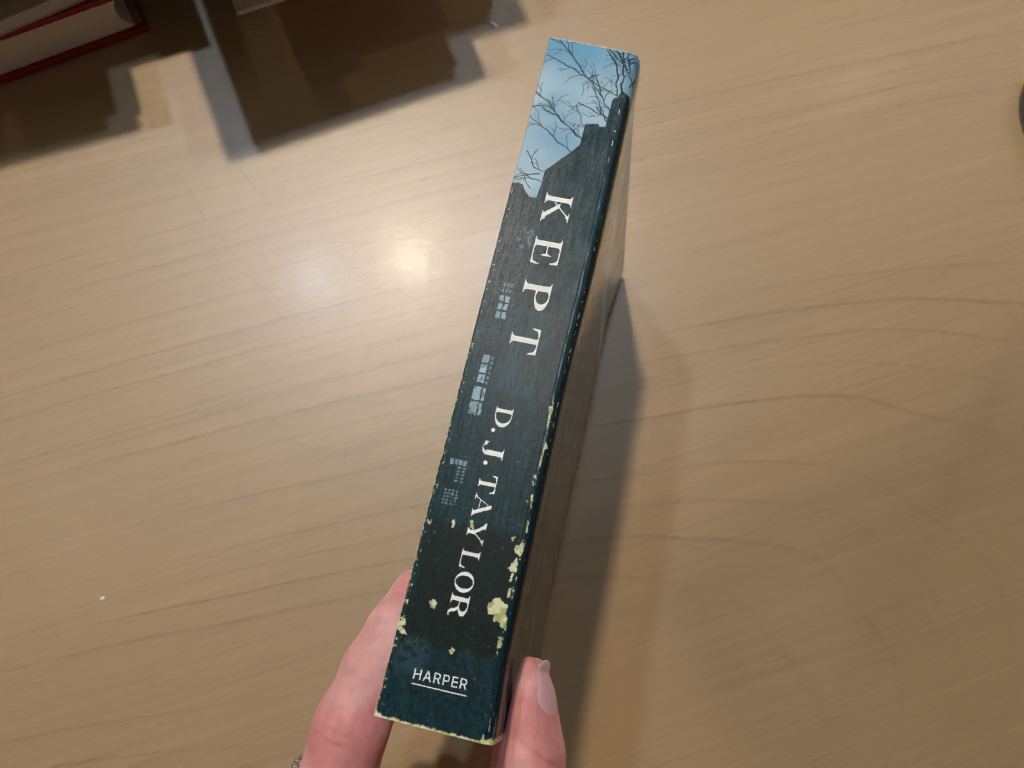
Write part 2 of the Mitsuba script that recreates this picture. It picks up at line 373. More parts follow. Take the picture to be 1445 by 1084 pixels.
    wb = 1 - smoothstep(0.22, 0.6, v + 1.1 * (0.5 - fl) - 0.9 * (1 - smoothstep(0.0, 3.0, u)) - 0.9 * smoothstep(25.5, 28.5, u))
    wt = (1 - smoothstep(0.05, 0.35, 203.0 - v + 1.0 * (0.5 - fl))) * 0.8
    hi = (1 - smoothstep(0.05, 0.22, dr.abs(u - 26.6))) * smoothstep(158, 166, v) * (1 - smoothstep(186, 189, v)) * smoothstep(0.60, 0.7, fbm(v * 0.8, 2, 2, 3))  # hinge ridge highlight, painted as pale rubbed flecks
    dust = smoothstep(0.93, 0.96, noise(u * 2.1, v * 2.1, 21.0)) * 0.12
    scf = smoothstep(0.60, 0.68, fbm(u * 0.5, v * 0.16, 41.0, 3)) * smoothstep(32, 36, u) * (1 - smoothstep(100, 130, v)) * 0.16
    c = mix(c, (0.55, 0.52, 0.52), scf)
    wear = dr.clip(wl + wl2 + wr + wr2 + wb, 0, 1)
    tone = mix(PAPER, (0.72, 0.71, 0.50), smoothstep(0.45, 0.62, noise(u * 0.8, v * 0.5, 31.0)))
    tone = mix(tone, (0.66, 0.66, 0.62), smoothstep(85, 125, v))
    c = mix(c, tone, wear)
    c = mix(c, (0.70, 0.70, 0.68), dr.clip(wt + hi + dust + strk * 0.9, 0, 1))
    board = mix((0.62, 0.60, 0.50), (0.52, 0.50, 0.38), noise(u * 2, v * 0.5, 3.0))
    return dr.select(inside, board, c)


def cover_bump(p, n, uv):
    return 0.5e-5 * noise(uv.x * 3.1, uv.y * 3.1, 1.0) + 1.6e-5 * noise(uv.x * 0.45, uv.y * 0.18, 3.0)


def pages_color(p, n, uv):
    bx = 0.9653 * (p.x - 0.00974) - 0.21568 * (p.y - 0.06843) + 0.14722 * (p.z - 0.14429)
    lines = noise(bx * 9000, p.y * 20, p.z * 20)
    return mix((0.62, 0.55, 0.42), (0.42, 0.36, 0.26), lines)


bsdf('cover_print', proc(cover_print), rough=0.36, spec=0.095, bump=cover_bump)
bsdf('cover_gloss', proc(cover_print), rough=0.13, spec=0.62, bump=lambda p, n, uv: 8e-5 * noise(uv.x * 0.10, uv.y * 0.02, 1.0) + 0.4e-5 * noise(uv.x * 3.1, uv.y * 3.1, 1.0))
bsdf('paper_pages', proc(pages_color), rough=0.8, spec=0.2)
bsdf('white_ink', [0.80, 0.80, 0.755], rough=0.5, spec=0.4)
bsdf('bare_paper', proc(lambda p, n, uv: mix((0.38, 0.41, 0.14), (0.70, 0.69, 0.42), smoothstep(0.44, 0.60, fbm(p.x * 520, p.y * 520, p.z * 520, 3)))), rough=0.85, spec=0.2)

vs = np.concatenate([np.linspace(0, HB, 140)])
u_sp = np.unique(np.concatenate([np.linspace(-0.0012, 0.0012, 25), np.linspace(0.0012, 0.0255, 40), np.linspace(0.0255, 0.0325, 56)]))
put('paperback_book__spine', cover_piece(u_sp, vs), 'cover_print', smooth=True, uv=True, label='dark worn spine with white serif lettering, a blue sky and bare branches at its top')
put('paperback_book__front_cover', cover_piece(np.concatenate([np.linspace(0.0325, 0.05, 24), np.linspace(0.052, TB + DB - 0.0007, 40)]), vs), 'cover_gloss', smooth=True, uv=True,
    label='glossy dark front cover seen at a slant, blue at its head')
put('paperback_book__back_cover', cover_piece(np.linspace(-DB + 0.0002, -0.0012, 50), vs), 'cover_print', smooth=True, uv=True)
pb = trimesh.creation.box([TB - 0.0009, HB - 0.0006, DB - 0.0022])
for _ in range(5):
    pb = pb.subdivide()
pv = np.array(pb.vertices) + [0, 0, -DB / 2 - 0.0002]
put('paperback_book__page_block', trimesh.Trimesh(bw(deform(pv)), pb.faces, process=False), 'paper_pages', smooth=30, label='trimmed edges of the yellowed pages')
labels['paperback_book'] = {'label': 'worn dark paperback with white title letters on its spine, held upright above the desk', 'category': 'book'}


# ---- lettering: serif capitals drawn as outlines, cap height 1, reading along +x
def poly(*pts):
    return Polygon(pts).buffer(0)


def serif(x0, x1, y, up=1, ext=0.115, h=0.036):
    """A bracketed slab from x0 - ext to x1 + ext at the stem's end y; up = 1 when the stem rises from it."""
    b = 0.075
    return unary_union([box(x0 - ext, min(y, y + up * h), x1 + ext, max(y, y + up * h)),
                        poly((x0 - b, y + up * h * .9), (x0 - b * .35, y + up * (h + 0.028)), (x0, y + up * (h + 0.10)), (x1, y + up * (h + 0.10)), (x1 + b * .35, y + up * (h + 0.028)), (x1 + b, y + up * h * .9))])


def stem(x0, x1, y0=0.0, y1=1.0, foot=True, head=True):
    s = [box(x0, y0, x1, y1)]
    if foot:
        s.append(serif(x0, x1, y0, 1))
    if head:
        s.append(serif(x0, x1, y1, -1))
    return unary_union(s)


def ell(cx, cy, rx, ry):
    return affinity.scale(Point(cx, cy).buffer(1.0, quad_segs=24), rx, ry)


def bar(a, b, w0, w1=None):
    (ax, ay), (bx, by) = a, b
    w1 = w0 if w1 is None else w1
    return poly((ax - w0 / 2, ay), (ax + w0 / 2, ay), (bx + w1 / 2, by), (bx - w1 / 2, by))


def glyph(ch):
    if ch == 'K':
        return unary_union([stem(.15, .33), bar((.36, .37), (.90, .985), .055), serif(.88, .91, 1, -1, .15), bar((.975, .02), (.46, .60), .21, .185), serif(.88, 1.06, 0, 1, .12)])
    if ch == 'E':
        return unary_union([stem(.15, .33), box(.15, 0, .98, .04), box(.15, .96, .92, 1), box(.3, .49, .66, .53), poly((1.01, .32), (.975, .32), (.90, .09), (.74, .03), (.98, .0)),
                            poly((.95, .70), (.915, .70), (.84, .91), (.70, .97), (.93, 1.0)), poly((.68, .69), (.65, .69), (.60, .55), (.52, .52), (.60, .47), (.65, .33), (.68, .33))])
    if ch in 'PR':
        bowl = ell(.50, .735, .45, .265).difference(ell(.49, .735, .255, .225)).intersection(box(.3, 0, 2, 1.2))
        g = [stem(.15, .33), bowl, box(.3, .962, .52, 1.0), box(.3, .47, .52, .508)]
        if ch == 'R':
            g += [poly((.50, .49), (.68, .49), (.80, .33), (.845, .12), (.90, .045), (.985, .075), (1.02, .05), (.94, -.015), (.80, -.01), (.70, .10), (.655, .30), (.58, .43))]
        return unary_union(g)
    if ch == 'T':
        return unary_union([stem(.41, .59, head=False), box(.06, .96, .94, 1.0), poly((.04, .70), (.075, .70), (.14, .90), (.30, .97), (.06, 1.0)), poly((.96, .70), (.925, .70), (.86, .90), (.70, .97), (.94, 1.0))])
    if ch == 'D':
        o = ell(.46, .5, .66, .5).difference(ell(.45, .5, .46, .46)).intersection(box(.3, -1, 2, 2))
        return unary_union([stem(.15, .33), o, box(.2, .96, .5, 1), box(.2, 0, .5, .04)])
    if ch == 'J':
        hook = ell(.255, .03, .245, .30).difference(ell(.215, .05, .165, .28)).intersection(box(-1, -1, .6, .05))
        return unary_union([stem(.32, .50, 0.0, 1.0, foot=False), hook, ell(.085, -.12, .085, .085)])
    if ch == 'A':
        return unary_union([bar((.17, .02), (.62, 1.0), .05, .03), bar((1.04, .02), (.60, 1.02), .20, .20).intersection(box(-1, -1, 2, 1.02)), box(.33, .315, .9, .352), serif(.155, .185, 0, 1, .14), serif(.95, 1.13, 0, 1, .11)])
    if ch == 'Y':
        return unary_union([stem(.50, .68, 0, .46, head=False), bar((.58, .40), (.19, .98), .19, .19), bar((.62, .42), (1.02, .98), .06, .045), serif(.10, .28, 1, -1, .09), serif(1.0, 1.04, 1, -1, .13)])
    if ch == 'L':
        return unary_union([stem(.12, .30), box(.12, 0, .90, .04), poly((.94, .36), (.905, .36), (.83, .10), (.66, .03), (.91, 0))])
    if ch == 'O':
        return ell(.54, .5, .54, .525).difference(affinity.rotate(ell(.54, .5, .335, .485), 0))
    return ell(.1, .09, .105, .105)


def printed(polys, off=0.00003, size=0.0016):
    """Flat print on the cover from polygons in (u, v) millimetres."""
    m = Mesh()
    for g in polys:
        for q in getattr(g, 'geoms', [g]):
            if q.is_empty or q.area < 1e-4:
                continue
            v2, f2 = trimesh.creation.triangulate_polygon(q, engine='earcut')
            v3, f3 = trimesh.remesh.subdivide_to_size(np.column_stack([v2, np.zeros(len(v2))]), f2, size * 1000, max_iter=12)
            m.add(cover_point(v3[:, 0] * mm, v3[:, 1] * mm, off), f3)
    return m


def set_letter(ch, v0, v1, base, cap):
    """Rotated a quarter turn clockwise: the letter runs from v0 down to v1, from its foot at u = base to its head at u = cap."""
    g = glyph(ch)
    x0, _, x1, _ = g.bounds
    s = (v0 - v1) / (x1 - x0)
    hh = cap - base
    return affinity.affine_transform(g, [0, hh, -s, 0, base, v0 + s * x0])


title = [set_letter(c, a, b, 11.0, 18.9) for c, a, b in (('K', 147.0, 137.2), ('E', 132.1, 123.3), ('P', 118.0, 109.2), ('T', 103.8, 95.9))]
put('paperback_book__spine__title', printed(title), 'white_ink', smooth=True, label='large white serif title letters running down the spine')
author = [set_letter(c, a, b, 11.9, 16.6) for c, a, b in (('D', 79.95, 74.4), ('J', 70.2, 65.6), ('T', 61.35, 56.6), ('A', 56.2, 50.1), ('Y', 49.2, 43.5), ('L', 41.9, 37.3), ('O', 36.5, 31.5), ('R', 31.0, 25.6))]
author += [ell(12.35, 73.25, .55, .55), ell(12.35, 64.3, .55, .55)]
put('paperback_book__spine__author_name', printed(author), 'white_ink', smooth=True, label='smaller white serif letters below the title')
m, x = Mesh(), 7.15
for ch in 'HARPER':
    t_ = meshkit.text_mesh(ch, 2.35, 0.02)
    tv = np.array(t_.vertices)
    x_ = tv[:, 0] - tv[:, 0].min() + x
    m.add(cover_point(x_ * mm, (tv[:, 1] + 9.85 + 0.03 * (x_ - 7)) * mm, 0.00001 + tv[:, 2] * 0.0008), t_.faces)
    x = x_.max() + 0.60
HX = x - 0.60
put('paperback_book__spine__publisher_name', m, 'white_ink', smooth=False, label='small white sans serif word at the foot of the spine')
put('paperback_book__spine__underline', printed([poly((7.1, 8.72), (20.75, 8.85), (20.75, 9.08), (7.1, 8.95))]), 'white_ink', smooth=True)

# ---- patches where the print has peeled off
PATCH = [[(25.2, 45.4), (26.3, 45.9), (26.5, 47.0), (27.0, 45.5), (27.0, 43.3), (26.4, 42.9), (25.3, 43.5), (24.8, 44.5)], [(24.9, 40.4), (25.4, 41.2), (26.0, 42.6), (26.7, 39.9), (26.4, 38.7), (24.9, 39.0), (24.4, 39.7)],
         [(25.5, 38.5), (25.9, 38.6), (26.0, 36.6), (25.6, 36.7)], [(25.8, 34.9), (26.25, 35.0), (26.3, 33.0), (25.8, 32.7)],
         [(22.4, 31.6), (23.9, 32.2), (26.4, 30.9), (26.2, 29.0), (26.9, 27.5), (26.8, 25.4), (25.7, 25.7), (24.8, 27.1), (23.5, 26.5), (23.5, 28.1), (22.6, 28.2), (21.9, 27.8), (21.4, 30.3), (22.3, 30.8)],
         [(25.7, 23.3), (26.4, 23.5), (27.0, 21.3), (26.0, 20.9)], [(26.0, 20.1), (26.5, 20.2), (26.4, 19.2)], [(6.8, 27.7), (7.5, 28.4), (8.6, 27.8), (8.3, 26.4), (7.4, 26.6)],
         [(0.1, 22.5), (1.8, 22.7), (2.1, 21.3), (1.4, 20.9), (3.1, 19.2), (1.3, 19.3), (0.5, 20.4), (0.2, 19.0), (0.0, 20.4)], [(14.6, 17.5), (15.1, 18.7), (15.9, 18.3), (15.6, 17.6), (15.1, 17.1)],
         [(1.0, 46.5), (2.0, 47.0), (2.1, 46.2), (1.4, 45.6)], [(7.3, 47.9), (7.9, 48.3), (8.4, 47.5), (8.1, 46.4), (7.4, 47.0)], [(11.8, 48.8), (12.4, 48.9), (13.6, 46.9), (12.8, 47.3)],
         [(25.9, 82.5), (26.9, 83.1), (27.0, 81.2), (26.7, 79.7), (26.9, 76.8), (26.4, 77.0), (26.2, 80.2)], [(26.7, 72.5), (27.2, 72.9), (27.8, 71.5), (27.1, 70.8)], [(25.8, 63.6), (26.3, 63.9), (26.4, 63.0)],
         [(25.7, 62.0), (26.2, 62.1), (26.2, 60.9)], [(26.2, 58.6), (26.7, 58.8), (26.8, 56.8), (26.4, 57.0)], [(23.6, 47.1), (24.4, 47.4), (24.0, 46.1)], [(25.3, 57.0), (25.6, 57.1), (25.6, 56.3)]]
rp = np.random.default_rng(3)
rims = []
bsdf('torn_white', [0.58, 0.58, 0.47], rough=0.9, spec=0.1)
for i, pts in enumerate(PATCH):
    g = LineString(pts + [pts[0]]).segmentize(0.22)
    c = np.array(g.coords)[:-1]
    c = c + (meshkit.noise(np.column_stack([c * 2.3, np.full(len(c), i * 3.1)]), 1)[:, None] - .5) * .5 + rp.uniform(-.13, .13, c.shape)
    q = Polygon(c).buffer(-0.07, quad_segs=1)
    k = 'paperback_book__spine__peeled_patch' + ('' if i == 0 else f'_{i:03d}')
    put(k, printed([q], 0.00004), 'bare_paper', smooth=True)
    rims.append(Polygon(c + rp.uniform(-.1, .1, c.shape)).buffer(0.03, quad_segs=1).buffer(0))
put('paperback_book__spine__torn_edge', printed(rims, 0.000025), 'torn_white', smooth=True, kind='stuff')


# ------------------------------------------------------------------ the hand (in millimetres of the book's frame), one continuous skin from a distance field
def cone(p, a, b, ra, rb):
    a, b = np.asarray(a, float), np.asarray(b, float)
    ab = b - a
    h = np.clip(((p - a) @ ab) / (ab @ ab), 0, 1)
    return np.linalg.norm(p - a - h[..., None] * ab, axis=-1) - (ra + (rb - ra) * h)


def smin(a, b, k):
    h = np.maximum(k - np.abs(a - b), 0) / k
    return np.minimum(a, b) - h * h * k * 0.25


def chain(p, pts, k=3.0):
    d = None
    for (a, ra), (b, rb) in zip(pts, pts[1:]):
        e = cone(p, a, b, ra, rb)
        d = e if d is None else smin(d, e, k)
    return d


INDEX = [((-20.6, -71.5, -37.5), 7.6), ((-22.4, -82.3, -32.5), 8.2), ((-24.3, -93.0, -28.5), 8.9), ((-26.4, -108.5, -26), 9.7), ((-27.2, -127, -28), 10.3), ((-24, -160, -38), 12.5)]
MIDDLE = [((-21.0, -74, -66), 6.0), ((-23.2, -84, -60), 7.3), ((-28.5, -98, -52), 8.6), ((-31, -112, -48), 9.2), ((-30, -132, -48), 9.6), ((-25, -163, -56), 12.0)]
RING_F = [((-33, -104, -80), 6.5), ((-40, -116, -72), 7.6), ((-42, -136, -68), 8.8), ((-30, -166, -74), 11.5)]
LITTLE = [((-44, -122, -94), 5.6), ((-50, -132, -88), 6.6), ((-47, -148, -86), 7.4), ((-33, -172, -90), 10.0)]
TL = np.array([-0.36, 0.0, 0.933])   # across the thumb nail
TN = np.array([0.933, 0.0, 0.36])    # out of the thumb nail
THUMB = [((17.7, -84.2, -27), 3.3), ((18.7, -90.5, -27.3), 4.7), ((19.8, -97, -27.5), 6.0), ((21.4, -104, -28), 7.3), ((22.4, -112, -29), 8.0), ((25, -126, -33), 9.2), ((27, -146, -42), 10.8), ((19, -185, -60), 15)]


def hand_sdf(p):
    fingers = chain(p, INDEX)
    fingers = smin(fingers, chain(p, MIDDLE), 1.2)
    fingers = smin(fingers, chain(p, RING_F), 1.2)
    fingers = smin(fingers, chain(p, LITTLE), 1.2)
    th = None
    for s, w in ((1, 3.6), (-1, 3.6)):
        pts = [(np.array(a) + TL * s * w * min(1, max(0.60, (-60 - a[1]) / 30) if a[1] > -90 else 1), r) for a, r in THUMB]
        e = chain(p, pts)
        th = e if th is None else smin(th, e, 5.0)
    wrist = (-3, -232, -66)
    palm = cone(p, INDEX[-1][0], (4, -205, -58), 12, 15)
    for a, r in ((MIDDLE[-1][0], 12), (RING_F[-1][0], 11.5), (LITTLE[-1][0], 10)):
        palm = smin(palm, cone(p, a, (-10, -215, -70), r, 16), 8)
    palm = smin(palm, cone(p, THUMB[-1][0], wrist, 15, 18), 14)
    palm = smin(palm, cone(p, (-12, -215, -66), (-4, -250, -64), 20, 19), 14)
    palm = smin(palm, cone(p, (6, -232, -62), (6, -330, -52), 17, 22), 12)
    palm = smin(palm, cone(p, (-12, -232, -68), (-14, -330, -58), 17, 22), 12)
    web = smin(cone(p, (-22, -158, -40), (6, -182, -52), 8, 10), cone(p, (24, -158, -50), (6, -182, -52), 9, 10), 8)
    palm = smin(palm, web, 12)
    d = smin(fingers, palm, 9)
    d = smin(d, th, 9 * np.clip((-118 - p[..., 1]) / 20, 0.02, 1))
    # soft irregularity of flesh, knuckle folds and the thumb's crease
    d = d + 0.35 * (meshkit.noise(p / 9.0, 4) - 0.5) + 0.18 * (meshkit.noise(p / 4.0, 9) - 0.5)

    def fold(a, nrm, c, rad, depth, width):
        q = p - np.asarray(a, float)
        nrm = np.asarray(nrm, float) / np.linalg.norm(nrm)
        w = q @ nrm + 0.5 * (meshkit.noise(p / 3.0, 12) - 0.5)
        return depth * np.exp(-(w / width) ** 2) * np.exp(-(np.linalg.norm(p - np.asarray(c, float), axis=-1) / rad) ** 4)

    d = d + fold((20, -101.5, -21), (0.40, 0.916, 0.0), (24.5, -103.5, -21), 7.0, 0.75, 0.65)
    d = d + fold((24, -106.3, -21), (0.36, 0.93, 0.0), (27, -107, -23), 5.0, 0.35, 0.5)
    d = d - fold((26, -108.5, -24), (0.38, 0.92, 0.0), (27, -109, -25), 8.0, 0.6, 3.0)
    for yy, dd in ((-108.5, .30), (-111.0, .22), (-106.4, .22), (-84, .14)):
        d = d + fold((-30, yy, -20), (0.1, 1.0, 0.15), (-30, yy, -18), 10.0, dd, 0.6)
    # flesh flattened where it presses on the covers
    dist = -p[..., 1] * 0
    press = np.clip((p[..., 1] + 101.6) / 2.0, 0, 1)
    d = np.maximum(d, np.where(press > 0, (14.55 + 0 * dist - np.abs(p[..., 0])) - (1 - press) * 3, -99))
    return d


def surface_nets(fn, lo, hi, h):
    n = np.ceil((np.asarray(hi) - lo) / h).astype(int) + 1
    ax = [lo[i] + h * np.arange(n[i]) for i in range(3)]
    st = 4  # a coarse pass finds where the surface runs, a fine one measures it there
    cx = [a[::st] if (len(a) - 1) % st == 0 else np.append(a[::st], a[::st][-1] + st * h) for a in ax]
    C = np.stack([fn(np.stack(np.meshgrid(cx[0][i:i + 1], cx[1], cx[2], indexing='ij'), -1))[0] for i in range(len(cx[0]))]).astype(np.float32)
    D = C
    for k in range(3):
        pos_ = np.arange(n[k]) / st
        i0 = np.minimum(pos_.astype(int), C.shape[k] - 2)
        w_ = (pos_ - i0).astype(np.float32).reshape([-1 if q == k else 1 for q in range(3)])
        D = np.take(D, i0, axis=k) * (1 - w_) + np.take(D, i0 + 1, axis=k) * w_
    near = np.argwhere(np.abs(D) < 2.2 * h + 0.6)
    for i in range(0, len(near), 200000):
        e = near[i:i + 200000]
        D[e[:, 0], e[:, 1], e[:, 2]] = fn(np.stack([ax[k][e[:, k]] for k in range(3)], -1))
    S = D < 0
    c = [S[x:n[0] - 1 + x, y:n[1] - 1 + y, z:n[2] - 1 + z] for x in (0, 1) for y in (0, 1) for z in (0, 1)]
    cnt = sum(x.astype(np.int8) for x in c)
    act = (cnt > 0) & (cnt < 8)
    ids = -np.ones(act.shape, int)
    cells = np.argwhere(act)
    ids[act] = np.arange(len(cells))
    pos, num = np.zeros((len(cells), 3)), np.zeros(len(cells))
    corners = np.array([(x, y, z) for x in (0, 1) for y in (0, 1) for z in (0, 1)])
    for a in range(8):
        for b in range(a + 1, 8):
            if np.abs(corners[a] - corners[b]).sum() != 1:
                continue
            ia, ib = cells + corners[a], cells + corners[b]
            da, db = D[ia[:, 0], ia[:, 1], ia[:, 2]], D[ib[:, 0], ib[:, 1], ib[:, 2]]
            k = (da < 0) != (db < 0)
            t = np.where(k, da / np.where(k, da - db, 1), 0)
            pos[k] += (ia + (ib - ia) * t[:, None])[k]
            num[k] += 1
    v = np.asarray(lo) + h * pos / num[:, None]
    quads = []
    for axis in range(3):
        o1, o2 = np.eye(3, dtype=int)[(axis + 1) % 3], np.eye(3, dtype=int)[(axis + 2) % 3]
        sl = [slice(0, None)] * 3
        A = S[tuple(slice(0, n[i] - 1) if i == axis else slice(0, n[i]) for i in range(3))]
        B = S[tuple(slice(1, n[i]) if i == axis else slice(0, n[i]) for i in range(3))]
        for e, flip in ((np.argwhere(A & ~B), False), (np.argwhere(~A & B), True)):
            ok = ((e - o1 - o2) >= 0).all(1) & (e < np.array(act.shape)).all(1)
            e = e[ok]
            q = np.stack([ids[tuple((e - a).T)] for a in (o1 + o2, o2, 0 * o1, o1)], -1)
            quads.append(q[:, ::-1] if flip else q)
    q = np.vstack(quads)
    q = q[(q >= 0).all(1)]
    return v, np.vstack([q[:, [0, 1, 2]], q[:, [0, 2, 3]]])


SKIN_A, SKIN_B, SKIN_C = (0.70, 0.335, 0.315), (0.64, 0.245, 0.235), (0.74, 0.42, 0.385)


def skin_color(p, n, uv):
    big = fbm(p.x * 55, p.y * 55, p.z * 55, 3)
    fine = fbm(p.x * 420, p.y * 420, p.z * 420, 3)
    c = mix(SKIN_A, SKIN_B, smoothstep(0.42, 0.66, big))
    c = mix(c, SKIN_C, smoothstep(0.5, 0.75, fbm(p.x * 90 + 5, p.y * 90, p.z * 90, 2)) * 0.6)
    return c * (0.85 + 0.30 * fine)


def skin_bump(p, n, uv):
    w = noise(p.x * 500, p.y * 500, p.z * 500)
    return 5.5e-5 * noise(p.x * 2300 + 2 * w, p.y * 1300, p.z * 2300) + 7e-5 * noise(p.x * 1000, p.y * 600 + w, p.z * 1000)


bsdf('skin', proc(skin_color), rough=0.58, spec=0.34, sheen=0.3, bump=skin_bump)
bsdf('nail', proc(lambda p, n, uv: mix((0.70, 0.40, 0.43), (0.74, 0.58, 0.58), smoothstep(0.88, 0.95, uv.x))), rough=0.24, spec=0.5, coat=0.6, gloss=0.92)
hv, hf = surface_nets(hand_sdf, np.array([-68.0, -318.0, -112.0]), np.array([46.0, -52.0, -6.0]), 0.6)
put('hand', trimesh.Trimesh(bw(hv * mm), hf, process=False), 'skin', smooth=True,
    label='bare left hand gripping the foot of the dark paperback between thumb and fingers', category='hand')

# thumb nail: a curved plate laid on the flesh
ns, na = 24, 21
S_, A_ = np.meshgrid(np.linspace(0, 1, ns), np.linspace(-1, 1, na), indexing='ij')
half = np.radians(47) * np.sqrt(np.clip(1 - np.clip((0.28 - S_) / 0.30, 0, 1) ** 2, 0, 1)) * np.sqrt(np.clip(1 - 0.20 * np.clip((S_ - 0.72) / 0.28, 0, 1) ** 2, 0, 1))
ang = A_ * half + np.radians(6)
yy = -93.6 + 12.9 * S_ - 1.5 * np.clip((S_ - .6) / .4, 0, 1) ** 2 * A_ ** 2
ax_x = np.interp(-yy, [-b[0][1] for b in THUMB], [b[0][0] for b in THUMB])
cen = np.stack([ax_x, np.minimum(yy, -84.0), np.full_like(yy, -27.3)], -1)
dirs = np.cos(ang)[..., None] * TN + np.sin(ang)[..., None] * TL
rr_ = np.full(yy.shape, 16.0)
for _ in range(24):
    rr_ = rr_ - 0.8 * hand_sdf((cen + dirs * rr_[..., None]).reshape(-1, 3)).reshape(yy.shape)
lift = 0.10 + 0.35 * np.clip(S_ * 6, 0, 1) * (1 - 0.65 * A_ ** 4)
rr_ = np.clip(rr_, 3.0, 12)
npnt = cen + dirs * (rr_ + lift)[..., None]
npnt[..., 1] = yy
mN = Mesh()
uvN = np.stack([S_.ravel(), A_.ravel()], -1)
mN.add(bw(npnt.reshape(-1, 3) * mm), grid_faces(ns, na), uvN).add(bw((npnt - dirs * 0.4).reshape(-1, 3) * mm), grid_faces(ns, na, True), uvN)
e = np.arange((ns - 1) * na, ns * na)
mN.add(np.vstack([bw(npnt.reshape(-1, 3)[e] * mm), bw((npnt - dirs * .4).reshape(-1, 3)[e] * mm)]), grid_faces(2, na), np.tile([[1, 0]], (2 * na, 1)))
put('hand__nail', mN, 'nail', smooth=True, uv=True, label='short unpainted thumb nail')

# ------------------------------------------------------------------ silver ring on the forefinger
bsdf('silver', [0.78, 0.76, 0.72], rough=0.22, metallic=1.0)
rc_, rax = np.array([-27.3, -125.5, -27.8]), np.array([0.42, 1.0, 0.12])
rax /= np.linalg.norm(rax)
e1 = np.cross(rax, [0, 0, 1.0]); e1 /= np.linalg.norm(e1)
e2 = np.cross(rax, e1)
ta, tb2 = np.meshgrid(np.linspace(0, 2 * math.pi, 97), np.linspace(0, 2 * math.pi, 13), indexing='ij')
R0 = 11.6
rad = R0 + 0.55 * np.cos(tb2)
rv = rc_ + (np.cos(ta) * rad)[..., None] * e1 + (np.sin(ta) * rad)[..., None] * e2 + (np.sin(tb2) * 1.1)[..., None] * rax
put('ring', trimesh.Trimesh(bw(rv.reshape(-1, 3) * mm), grid_faces(97, 13), process=False), 'silver', smooth=True)
labels['ring'] = {'label': 'silver ring with beaded trim on the forefinger at the bottom edge', 'category': 'ring'}
bd = trimesh.creation.icosphere(subdivisions=2, radius=1.0)
for i in range(16):
    a0 = math.radians(118 + i * 8.5)
    q = rc_ + (R0 + 0.9) * (math.cos(a0) * e1 + math.sin(a0) * e2) + rax * (1.6 + (0.5 if i % 2 else 0.0))
    k = 'ring__bead' + ('' if i == 0 else f'_{i:03d}')
    put(k, trimesh.Trimesh(bw((bd.vertices * (0.78 if i % 2 else 0.62) + q) * mm), bd.faces, process=False), 'silver', smooth=True)

# ------------------------------------------------------------------ books stacked on the desk behind


def place(corner, e, pts):
    """Book-local (x from the right front corner leftwards negative, y away from the reader, z) to the world."""
    e = np.asarray(e, float) / np.linalg.norm(e)
    pts = np.asarray(pts, float)
    return np.column_stack([corner[0] + pts[:, 0] * e[0] - pts[:, 1] * e[1], corner[1] + pts[:, 0] * e[1] + pts[:, 1] * e[0], pts[:, 2]])


def slab(x0, x1, y0, y1, z0, z1, r=0.0015, top=0.0006):
    """A board with rounded corners and softened rims."""
    r = min(r, 0.35 * (x1 - x0), 0.35 * (y1 - y0))
    base = box(x0, y0, x1, y1).buffer(-r).buffer(r, quad_segs=4)
    c = np.array(base.exterior.coords)[:-1][::-1]
    n = len(c)
    cen = c.mean(0)
    rings = []
    t = min(top, (z1 - z0) * 0.45)
    for ins, z in ((t, z0), (0, z0 + t), (0, z1 - t), (t, z1)):
        k = c + (cen - c) / np.linalg.norm(cen - c, axis=1, keepdims=True) * ins
        rings.append(np.column_stack([k, np.full(n, z)]))
    v = np.vstack(rings + [[[*cen, z0]], [[*cen, z1]]])
    i = np.arange(n)
    f = []
    for r_ in range(3):
        a, b = i + r_ * n, (i + 1) % n + r_ * n
        f += [np.stack([a, a + n, b], 1), np.stack([b, a + n, b + n], 1)]
    f += [np.stack([i, (i + 1) % n, i * 0 + 4 * n], 1), np.stack([(i + 1) % n + 3 * n, i + 3 * n, i * 0 + 4 * n + 1], 1)]
    m = trimesh.Trimesh(v, np.vstack(f), process=False)
    m.fix_normals()
    return m


def leaf_block(x0, x1, y0, y1, z0, z1, hollow):
    """The block of leaves, its right end hollowed like a rounded fore edge."""
    k = 14
    zs = np.linspace(z0, z1, k)
    t = np.linspace(-1, 1, k)
    m = Mesh()
    ring = []
    for z, tt in zip(zs, t):
        xr = x1 - hollow * (1 - tt ** 2)
        ring.append([[x0, y0, z], [xr, y0, z], [xr, y1, z], [x0, y1, z]])
    ring = np.array(ring)
    for a in range(4):
        b = (a + 1) % 4
        m.add(np.stack([ring[:, a], ring[:, b]], 1).reshape(-1, 3), np.vstack([[[2 * i, 2 * i + 1, 2 * i + 3], [2 * i, 2 * i + 3, 2 * i + 2]] for i in range(k - 1)]))
    m.add(ring[0], [[0, 2, 1], [0, 3, 2]]).add(ring[-1], [[0, 1, 2], [0, 2, 3]])
    v, f, _ = m.get()
    return trimesh.Trimesh(v, f, process=False)


def leaf_texture(col, dark):
    return proc(lambda p, n, uv: mix(col, dark, 0.75 * noise(p.x * 25, p.y * 25, p.z * 6500)))


